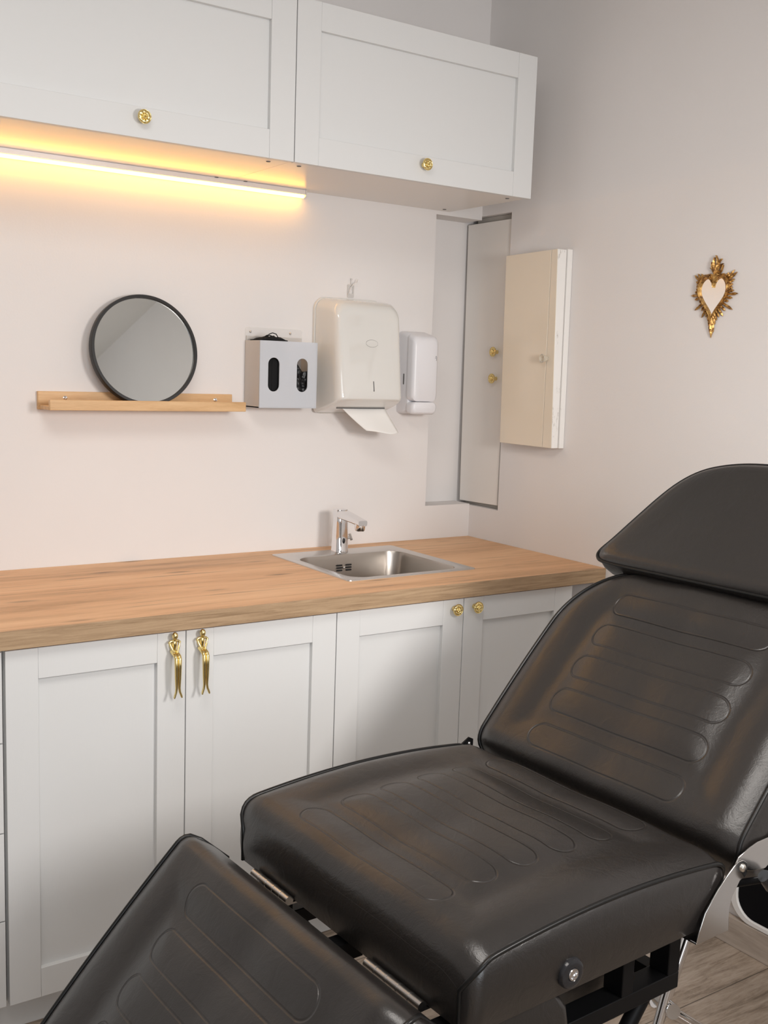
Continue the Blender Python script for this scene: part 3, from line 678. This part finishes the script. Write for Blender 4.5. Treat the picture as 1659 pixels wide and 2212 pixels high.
for (ang, L, wd, bend) in ((128, 0.024, 0.0040, -0.3), (113, 0.034, 0.0045, 0.3), (99, 0.044, 0.0055, 0.25), (84, 0.049, 0.0058, -0.3), (68, 0.044, 0.0050, 0.3), (52, 0.037, 0.0045, 0.3), (34, 0.034, 0.0045, -0.5)):
    a0, c0 = 0.000, 0.060; A = math.radians(ang); rs = []
    for k in range(8):
        q_ = k/7; aa = A+bend*math.sin(q_*PI*1.2)*0.5; px_ = a0+math.cos(aa)*L*q_; pz_ = c0+math.sin(aa)*L*q_; w_ = wd*math.sin(PI*min(0.97, 0.18+0.80*q_))**0.8+0.0003
        nx_, nz_ = -math.sin(aa), math.cos(aa)
        rs.append([W(px_-nx_*w_, pz_-nz_*w_, 0.004), W(px_, pz_, 0.010), W(px_+nx_*w_, pz_+nz_*w_, 0.004), W(px_, pz_, 0.001)])
    b.rings(rs)
b.build('flame', M_antique, t)
b = MB(org)
b.rings([[W(a, 0.040, d) for a, d in ((-0.009, 0.001), (-0.009, 0.009), (0, 0.013), (0.009, 0.009), (0.009, 0.001))], [W(a, 0.058, d) for a, d in ((-0.014, 0.001), (-0.014, 0.009), (0, 0.013), (0.014, 0.009), (0.014, 0.001))]])
for k in range(11): b.ball(W(-0.0145+0.0029*k, 0.0595+0.001*math.sin(k), 0.010), 0.0022, 6)
b.build('crown_band', M_antique, t)

# ------------------------------------------------------------------ black panel by the right wall
org = (-0.02, -1.5, 0.0)
t = thing('black_panel', 'black felt panel with white rounded rim at the right wall by floor', 'panel', org)
def yz(y0, y1, z0, z1, r, x): return [(x, y, zz) for y, zz in rrect(y0, y1, z0, z1, r, 8)]
b = MB(org); b.plate(yz(-1.86, -1.190, 0.079, 0.60, 0.07, -0.002), [yz(-1.84, -1.214, 0.094, 0.58, 0.055, -0.002)], (-0.016, 0, 0)); b.build('rim', M_whitep, t, bevel=0.003)
MB(org).plate(yz(-1.845, -1.209, 0.089, 0.585, 0.056, -0.002), [], (-0.010, 0, 0)).build('panel', M_felt, t)

# ------------------------------------------------------------------ treatment bed
PHI = 0.044; BW = 0.62; BL = 0.54; BH = Vector((-0.961, -1.235, 0.0)); BZ = 0.722; TH = 0.095
bed = thing('treatment_bed', 'black leatherette treatment bed with raised back in front of the cabinets', 'treatment bed', BH, PHI)
def frame_M(x, z, ang, flip=False):
    # local cushion coords: u along the cushion, v lateral (0..-BW), n up out of the top face; ang = rise angle of u
    a = math.radians(ang)
    m_ = Matrix(((math.cos(a), 0, -math.sin(a), x), (0, 1, 0, 0), (math.sin(a), 0, math.cos(a), z), (0, 0, 0, 1)))
    return m_
def cushion(name, Mx, L, T_, mat_, r0=0.045, r1=0.045, inset=None, arc=0.012, uoff=0.0, parent=None, label=None):
    b = MB((0, 0, 0), Mx); nu, nv = 90, 64
    def drop(u):
        d = 0
        if u < r0: d = r0-math.sqrt(max(0, r0*r0-(r0-u)**2))
        if L-u < r1: d = max(d, r1-math.sqrt(max(0, r1*r1-(r1-(L-u))**2)))
        return d
    def ins(u):
        return inset(u) if inset else 0
    def top(u, v, w0, w1):
        d = min(-(v-w0), v-w1); e = min(u, L-u)
        z_ = arc*math.sin(PI*min(1, max(0, u/L)))**0.8 - drop(u)
        sd = min(1, max(0, d/0.045)); z_ += 0.013*math.sin(sd*PI/2)
        dm = min(d, e+0.01)
        z_ -= 0.0075*math.exp(-((dm-0.112)/0.034)**2)*min(1, e/0.09)
        z_ += 0.003*math.sin(PI*min(1, max(0, (d-0.1)/0.2))) 
        z_ += 0.0012*noise.noise(Vector((u*14, v*14, uoff*10)))*min(1, d/0.03)
        return z_
    us = []
    for i in range(nu+1):
        q = i/nu; us.append(L*(0.5-0.5*math.cos(PI*q))*0.6 + L*q*0.4)
    vs = [(0.5-0.5*math.cos(PI*j/nv))*0.5+0.5*j/nv for j in range(nv+1)]
    Tg = []; Bg = []; SL = []; SR = []; uvs = {}; ns = 5
    for u in us:
        i_ = ins(u); w0, w1 = -i_, -BW+i_
        tr = []; br = []
        for q in vs:
            v = w0+(w1-w0)*q; vt = b.v((u, v, top(u, v, w0, w1))); uvs[vt] = (u, v); tr.append(vt)
            br.append(b.v((u, v, -T_ + min(0.0, 0) )))
        Tg.append(tr); Bg.append(br)
        zt_ = top(u, w0, w0, w1)
        SL.append([tr[0]]+[b.v((u, w0+0.007*math.sin(PI*k/ns), zt_+(-T_-zt_)*k/ns)) for k in range(1, ns)]+[br[0]])
        SR.append([tr[-1]]+[b.v((u, w1-0.007*math.sin(PI*k/ns), zt_+(-T_-zt_)*k/ns)) for k in range(1, ns)]+[br[-1]])
    for i in range(nu):
        for j in range(nv):
            b.f((Tg[i][j], Tg[i+1][j], Tg[i+1][j+1], Tg[i][j+1])); b.f((Bg[i][j], Bg[i][j+1], Bg[i+1][j+1], Bg[i+1][j]))
        for k in range(ns):
            b.f((SL[i][k], SL[i][k+1], SL[i+1][k+1], SL[i+1][k])); b.f((SR[i][k], SR[i+1][k], SR[i+1][k+1], SR[i][k+1]))
    for idx, sg in ((0, -1), (nu, 1)):
        S0, S1 = SL[idx], SR[idx]; prev = Tg[idx]
        for k in range(1, ns+1):
            if k == ns: cur = Bg[idx]
            else:
                cur = [S0[k]]
                for j in range(1, nv):
                    pt = Tg[idx][j].co.lerp(Bg[idx][j].co, k/ns); nn = (Mx.to_3x3() @ Vector((sg*0.003*math.sin(PI*k/ns), 0, 0)))
                    cur.append(b.bm.verts.new(pt+nn))
                cur.append(S1[k])
            for j in range(nv): b.f((prev[j], prev[j+1], cur[j+1], cur[j]))
            prev = cur
    uvl = b.bm.loops.layers.uv.new('UVMap')
    for f in b.bm.faces:
        for l in f.loops: l[uvl].uv = uvs.get(l.vert, (5, 5))
    o = b.build(name, mat_, parent, smooth=True, angle=70)
    if label: o['label'] = label
    # piping along both side seams
    for side in (0, 1):
        p = MB((0, 0, 0), Mx); pts = []
        for u in us[::2]:
            i_ = ins(u); w0, w1 = -i_, -BW+i_; v = w0 if side == 0 else w1
            pts.append((u, v + (0.0015 if side == 0 else -0.0015), top(u, v, w0, w1)+0.001))
        z0 = pts[0][2]; z1 = pts[-1][2]
        pre = [(pts[0][0], pts[0][1], -T_+(z0+T_)*k/4) for k in range(4)]; post = [(pts[-1][0], pts[-1][1], z1+(-T_-z1)*k/4) for k in range(1, 5)]
        p.tube(pre+pts+post, 0.0038, 8)
        p.build('piping', M_pipe, o, smooth=True, angle=80)
    return o
def rnd(u, L, rc):
    e = min(u, L-u)
    return rc-math.sqrt(max(0, rc*rc-(rc-e)**2)) if e < rc else 0
# seat: u=0 at the leg end, u=BL at the back hinge
MS = frame_M(-BL, BZ, 0.6)
cushion('seat', MS, BL-0.004, TH, M_lseat, 0.040, 0.030, lambda u: rnd(u, BL, 0.022), arc=0.020, parent=bed)
# backrest
LB = 0.492
def inb(u):
    r = 0.175; s = u-(LB-r)
    return (r-math.sqrt(max(0, r*r-s*s)) if s > 0 else 0) + (rnd(u, 9, 0.02))
MBK = frame_M(0.006, BZ+0.006, 46)
cushion('backrest', MBK, LB, TH, M_lback, 0.045, 0.03, inb, arc=0.010, uoff=1, parent=bed)
# leg rest: u from the upper end downwards
LL = 0.56
ML = Matrix.Translation((-0.634, 0, BZ-0.026)) @ Matrix(((-math.cos(math.radians(48)), 0, -math.sin(math.radians(48)), 0), (0, 1, 0, 0), (-math.sin(math.radians(48)), 0, math.cos(math.radians(48)), 0), (0, 0, 0, 1)))
cushion('leg_rest', ML, LL, TH, M_lleg, 0.026, 0.04, lambda u: rnd(u, LL, 0.012), arc=0.010, uoff=2, parent=bed)

# headrest: pillow from a plan outline
def pillow(name, Mx, outline, T_, mat_, parent):
    n = len(outline); cx = sum(p[0] for p in outline)/n; cy = sum(p[1] for p in outline)/n; b = MB((0, 0, 0), Mx)
    def ring(s, z_): return [(cx+(p[0]-cx)*s, cy+(p[1]-cy)*s, z_) for p in outline]
    rs = [ring(0.02, -T_), ring(0.6, -T_), ring(0.93, -T_), ring(0.985, -T_+0.006), ring(1.004, -T_*0.5), ring(1.0, 0.0), ring(0.985, 0.005), ring(0.95, 0.012), ring(0.90, 0.0165), ring(0.82, 0.018), ring(0.70, 0.0165), ring(0.55, 0.016), ring(0.35, 0.017), ring(0.15, 0.0175), ring(0.02, 0.0175)]
    b.rings(rs); o = b.build(name, mat_, parent, smooth=True, angle=80)
    p = MB((0, 0, 0), Mx); p.loop_tube(ring(1.003, 0.001), 0.0038, 8); p.build('piping', M_pipe, o, smooth=True, angle=80)
    return o
def hout():
    # (u, v): u up along the back plane, v lateral
    half = [(0.474, 0.0), (0.474, -0.06), (0.474, -0.14), (0.474, -0.22), (0.476, -0.262), (0.480, -0.278), (0.490, -0.288), (0.506, -0.288), (0.535, -0.276), (0.575, -0.262), (0.620, -0.246), (0.660, -0.231), (0.700, -0.212), (0.732, -0.188), (0.755, -0.158), (0.770, -0.120), (0.779, -0.080), (0.783, -0.040), (0.784, 0.0)]
    L1 = [(u, -0.31-v) for u, v in half]; L2 = [(u, -0.31+v) for u, v in half[::-1][1:-1]]
    pts = L1+L2; out = []
    n = len(pts)
    for i in range(n):       # Catmull-Rom densify
        p0, p1, p2, p3 = [Vector(pts[(i+k) % n]) for k in (-1, 0, 1, 2)]
        for k in range(3):
            q = k/3; out.append(tuple(0.5*((2*p1)+(-p0+p2)*q+(2*p0-5*p1+4*p2-p3)*q*q+(-p0+3*p1-3*p2+p3)*q**3)))
    return out
MH = frame_M(0.006, BZ+0.006, 46) @ Matrix.Translation((0, 0, 0.030))
pillow('headrest', MH, hout(), 0.055, M_leather, bed)

# under-seat frame (bed-local coordinates, z from floor)
Z = lambda z_: BZ+z_
b = MB()
for lat in (-0.578, -0.078):
    b.box((-0.50, lat, Z(-0.213)), (-0.048, lat+0.038, Z(-0.185)))
    b.box((-0.50, lat, Z(-0.122)), (0.0, lat+0.038, Z(-0.0965)))
    b.box((-0.076, lat, Z(-0.185)), (-0.048, lat+0.038, Z(-0.096)))
    b.box((-0.186, lat, Z(-0.185)), (-0.160, lat+0.038, Z(-0.096)))
    b.box((-0.500, lat, Z(-0.185)), (-0.470, lat+0.038, Z(-0.096)))
for u in (-0.076, -0.30, -0.498): b.box((u, -0.541, Z(-0.213)), (u+0.028, -0.078, Z(-0.190)))
b.box((-0.186, -0.541, Z(-0.125)), (-0.160, -0.078, Z(-0.100)))
b.build('seat_frame', M_blackmetal, bed, bevel=0.0015)
MB().tube([(-0.22, -0.50, Z(-0.20)), (-0.10, -0.12, Z(-0.50))], 0.010).build('brace', M_blackmetal, bed, smooth=True)
MB().tube([(-0.40, -0.31, Z(-0.21)), (-0.02, -0.31, Z(-0.60))], 0.012).build('brace', M_blackmetal, bed, smooth=True)
# back and leg support arms
b = MB((0, 0, 0), MBK)
for v in (-0.10, -0.54): b.box((0.0, v, -TH-0.025), (0.44, v+0.025, -TH))
b.box((0.20, -0.54, -TH-0.022), (0.23, -0.08, -TH)); b.box((0.40, -0.26, -TH-0.022), (0.62, -0.24, -TH)); b.box((0.40, -0.38, -TH-0.022), (0.62, -0.36, -TH)); b.box((0.40, -0.54, -TH-0.022), (0.43, -0.08, -TH))
for v in (-0.27, -0.39): b.box((0.55, v+0.01, -TH-0.012), (0.62, v+0.03, -0.02))
b.build('back_support', M_blackmetal, bed)
b = MB((0, 0, 0), ML)
for v in (-0.10, -0.54): b.box((0.02, v, -TH-0.025), (0.50, v+0.025, -TH))
b.box((0.30, -0.54, -TH-0.022), (0.33, -0.08, -TH)); b.build('leg_support', M_blackmetal, bed)
# hinges at the leg end
for v0, v1 in ((-0.075, -0.19), (-0.405, -0.535)):
    b = MB(); hx, hz = -0.548, Z(-0.094)
    b.tube([(hx, v0, hz), (hx, v1, hz)], 0.0075, 14)
    n_ = 5
    for k in range(1, n_): vv = v0+(v1-v0)*k/n_; b.tube([(hx, vv-0.0012, hz), (hx, vv+0.0012, hz)], 0.0082, 14)
    b.box((hx, v0, hz-0.007), (hx+0.05, v1, hz-0.004)); b.build('hinge', M_steel, bed, smooth=True, angle=40)
for v in (-0.30, -0.55): MB().box((-0.575, v, Z(-0.135)), (-0.50, v-0.03, Z(-0.105))).build('hinge_block', M_blackmetal, bed, bevel=0.001)
# chrome side brackets with rivet
def bracket(lat, side):
    pl = [(-0.088, -0.099), (-0.082, -0.080), (-0.071, -0.054), (-0.055, -0.037), (-0.043, -0.025), (-0.023, -0.007), (-0.004, 0.006), (0.006, 0.010), (0.018, 0.010), (0.029, 0.003), (0.032, -0.005), (0.030, -0.016), (0.024, -0.021), (0.013, -0.023), (0.007, -0.031), (-0.004, -0.044), (-0.009, -0.062), (-0.009, -0.080), (-0.007, -0.099)]
    b = MB(); b.plate([(u, lat, Z(z_)) for u, z_ in pl], [], (0, 0.0022, 0)); b.box((-0.088, lat, Z(-0.101)), (-0.007, lat+0.035*side, Z(-0.098))); b.build('bracket', M_plate, bed, bevel=0.0006)
    pl2 = [(0.002, 0.004), (0.010, 0.016), (0.034, 0.024), (0.057, 0.029), (0.090, 0.030), (0.135, 0.045), (0.150, 0.030), (0.120, -0.005), (0.085, -0.022), (0.050, -0.018), (0.030, -0.012), (0.012, -0.010)]
    l2 = lat+0.0028*side
    b = MB(); b.plate([(u, l2, Z(z_)) for u, z_ in pl2], [], (0, 0.0022, 0)); b.build('bracket', M_plate, bed, bevel=0.0006)
    MB().ball((0.018, lat-0.001*side, Z(-0.003)), (0.0055, 0.0035, 0.0065), 16).build('rivet', mat('rivet', (0.75, 0.72, 0.66), 0.25, 1.0), bed, smooth=True)
bracket(-0.635, 1)
b = MB(); b.plate([(u, 0.011, Z(z_)) for u, z_ in [(-0.045, -0.02), (-0.02, 0.004), (0.004, 0.018), (0.016, 0.012), (0.016, -0.01), (0.0, -0.03), (-0.045, -0.09)]], [], (0, 0.003, 0)); b.build('far_bracket', M_blackmetal, bed, bevel=0.0006)
MB().ball((0.004, 0.010, Z(0.004)), (0.004, 0.003, 0.005), 12).build('rivet', M_chrome, bed, smooth=True)
# grommet on the seat side
gz = Z(-0.060); gm = (-0.360, -BW-0.007, gz)
b = MB(); b.lathe([(0.009, -0.004), (0.011, -0.006), (0.017, -0.0065), (0.0205, -0.005), (0.0225, -0.001), (0.0225, 0.002)], c=gm, axis='Y', seg=36); o_ = b.build('grommet', mat('black_gloss_plastic', (0.02, 0.02, 0.022), 0.16), bed, smooth=True)
b = MB(); b.lathe([(0.0055, -0.0035), (0.0065, -0.0072), (0.0085, -0.0072), (0.0095, -0.0045)], c=gm, axis='Y', seg=28); b.build('eyelet', M_chrome, o_, smooth=True)
b = MB(); b.lathe([(0.0001, -0.003), (0.0062, -0.003), (0.0062, -0.0025)], c=gm, axis='Y', seg=20); b.build('hole', M_felt, o_)
# stowed arm pads below the seat
def pad(u0, u1, l0, l1, z0, z1):
    b = MB(); n = 10; rs = []
    for k in range(n+1):
        q = k/n; e = math.sin(PI*min(1, max(0, q)))**0.35; zz = z0+(z1-z0)*q; s = 0.72+0.28*e
        cu, cl = (u0+u1)/2, (l0+l1)/2
        rs.append([(cu+(x)*s, cl+(y)*s, zz) for x, y in rrect(-(u1-u0)/2, (u1-u0)/2, -(l1-l0)/2, (l1-l0)/2, min(u1-u0, l1-l0)*0.42, 6)])
    b.rings(rs); o = b.build('arm_pad', M_leather, bed, smooth=True, angle=75)
    o['label'] = 'padded arm cushion stowed below the seat'
pad(-0.53, -0.335, -0.618, -0.579, Z(-0.33), Z(-0.100)); pad(-0.255, -0.098, -0.515, -0.44, Z(-0.252), Z(-0.10))
# black lever grip by the bracket
b = MB(); b.tube([(0.045, -0.655, Z(-0.015)), (0.065, -0.660, Z(-0.030)), (0.095, -0.664, Z(-0.046)), (0.12, -0.668, Z(-0.058))], [0.010, 0.017, 0.019, 0.012], 18); b.build('lever_grip', mat('gloss_black_grip', (0.015, 0.015, 0.016), 0.22), bed, smooth=True)
b = MB(); b.tube([(0.030, -0.60, Z(-0.050)), (0.050, -0.655, Z(-0.022))], 0.006); b.build('lever_arm', M_blackmetal, bed, smooth=True)
# chrome legs down to the floor
def ctube(pts, r): return MB().tube(pts, r, 18)
for (a, c_) in (((0.47, -0.30, Z(-0.13)), (0.205, -0.30, 0.012)), ((0.255, -0.34, Z(-0.42)), (0.155, -0.34, 0.012)), ((0.262, -0.30, Z(-0.495)), (0.555, -0.30, 0.012))):
    ctube([a, c_], 0.0105).build('chrome_leg', M_chrome, bed, smooth=True)
b = MB(); b.tube([(0.245, -0.36, Z(-0.478)), (0.285, -0.28, Z(-0.498))], 0.015, 14); b.build('leg_joint', M_plate, bed, smooth=True)
for lat in (-0.56, -0.06):
    for u0, u1 in ((-0.46, -0.06), (-0.10, -0.50)):
        b = MB(); b.tube([(u0, lat, Z(-0.20)), (u1-0.02, lat+0.0, 0.014)], 0.013, 14); b.build('frame_leg', M_blackmetal, bed, smooth=True)
for u in (-0.52, -0.08): MB().box((u-0.015, -0.62, 0), (u+0.015, -0.0, 0.022)).build('floor_bar', M_blackmetal, bed, bevel=0.002)
MB().tube([(0.205, -0.52, 0.012), (0.205, -0.06, 0.012)], 0.012, 14).build('floor_bar', M_chrome, bed, smooth=True)
MB().tube([(0.555, -0.52, 0.012), (0.555, -0.06, 0.012)], 0.012, 14).build('floor_bar', M_chrome, bed, smooth=True)

# ------------------------------------------------------------------ lamps outside the view; the ceiling lamp is added for fill
org = (-2.0, -2.0, 2.70)
t = thing('added_ceiling_lamp', 'added square white ceiling lamp for fill light, out of the frame', 'lamp', org)  # unseen lamp body added to go with the overhead fill light
MB(org).box((-2.48, -2.48, 2.67), (-1.52, -1.52, 2.6995)).build('housing', M_whitep, t, bevel=0.004)
org = (-0.85, -2.86, 0)
t = thing('floor_lamp', 'white floor lamp with round head on a slim pole, right of the camera', 'lamp', org)
MB(org).lathe([(0.0001, 0), (0.15, 0), (0.15, 0.015), (0.02, 0.03), (0.0001, 0.03)], c=(-0.85, -2.86, 0), seg=40).build('base', M_whitep, t, smooth=True)
MB(org).tube([(-0.85, -2.86, 0.02), (-0.85, -2.86, 1.60)], 0.011, 16).build('pole', M_whitep, t, smooth=True)
Ml = Matrix.Translation((-0.85, -2.72, 1.63)) @ (Vector((-0.75, 0, 0.75))-Vector((-0.85, -2.72, 1.63))).to_track_quat('-Z', 'Y').to_matrix().to_4x4()
MB(org, Ml).lathe([(0.215, 0.003), (0.215, 0.012), (0.12, 0.06), (0.04, 0.13), (0.0001, 0.135)], seg=48).build('lamp_head', M_whitep, t, smooth=True)
MB(org).tube([(-0.85, -2.86, 1.58), (-0.85, -2.83, 1.665)], 0.012, 12).build('joint', M_whitep, t, smooth=True)
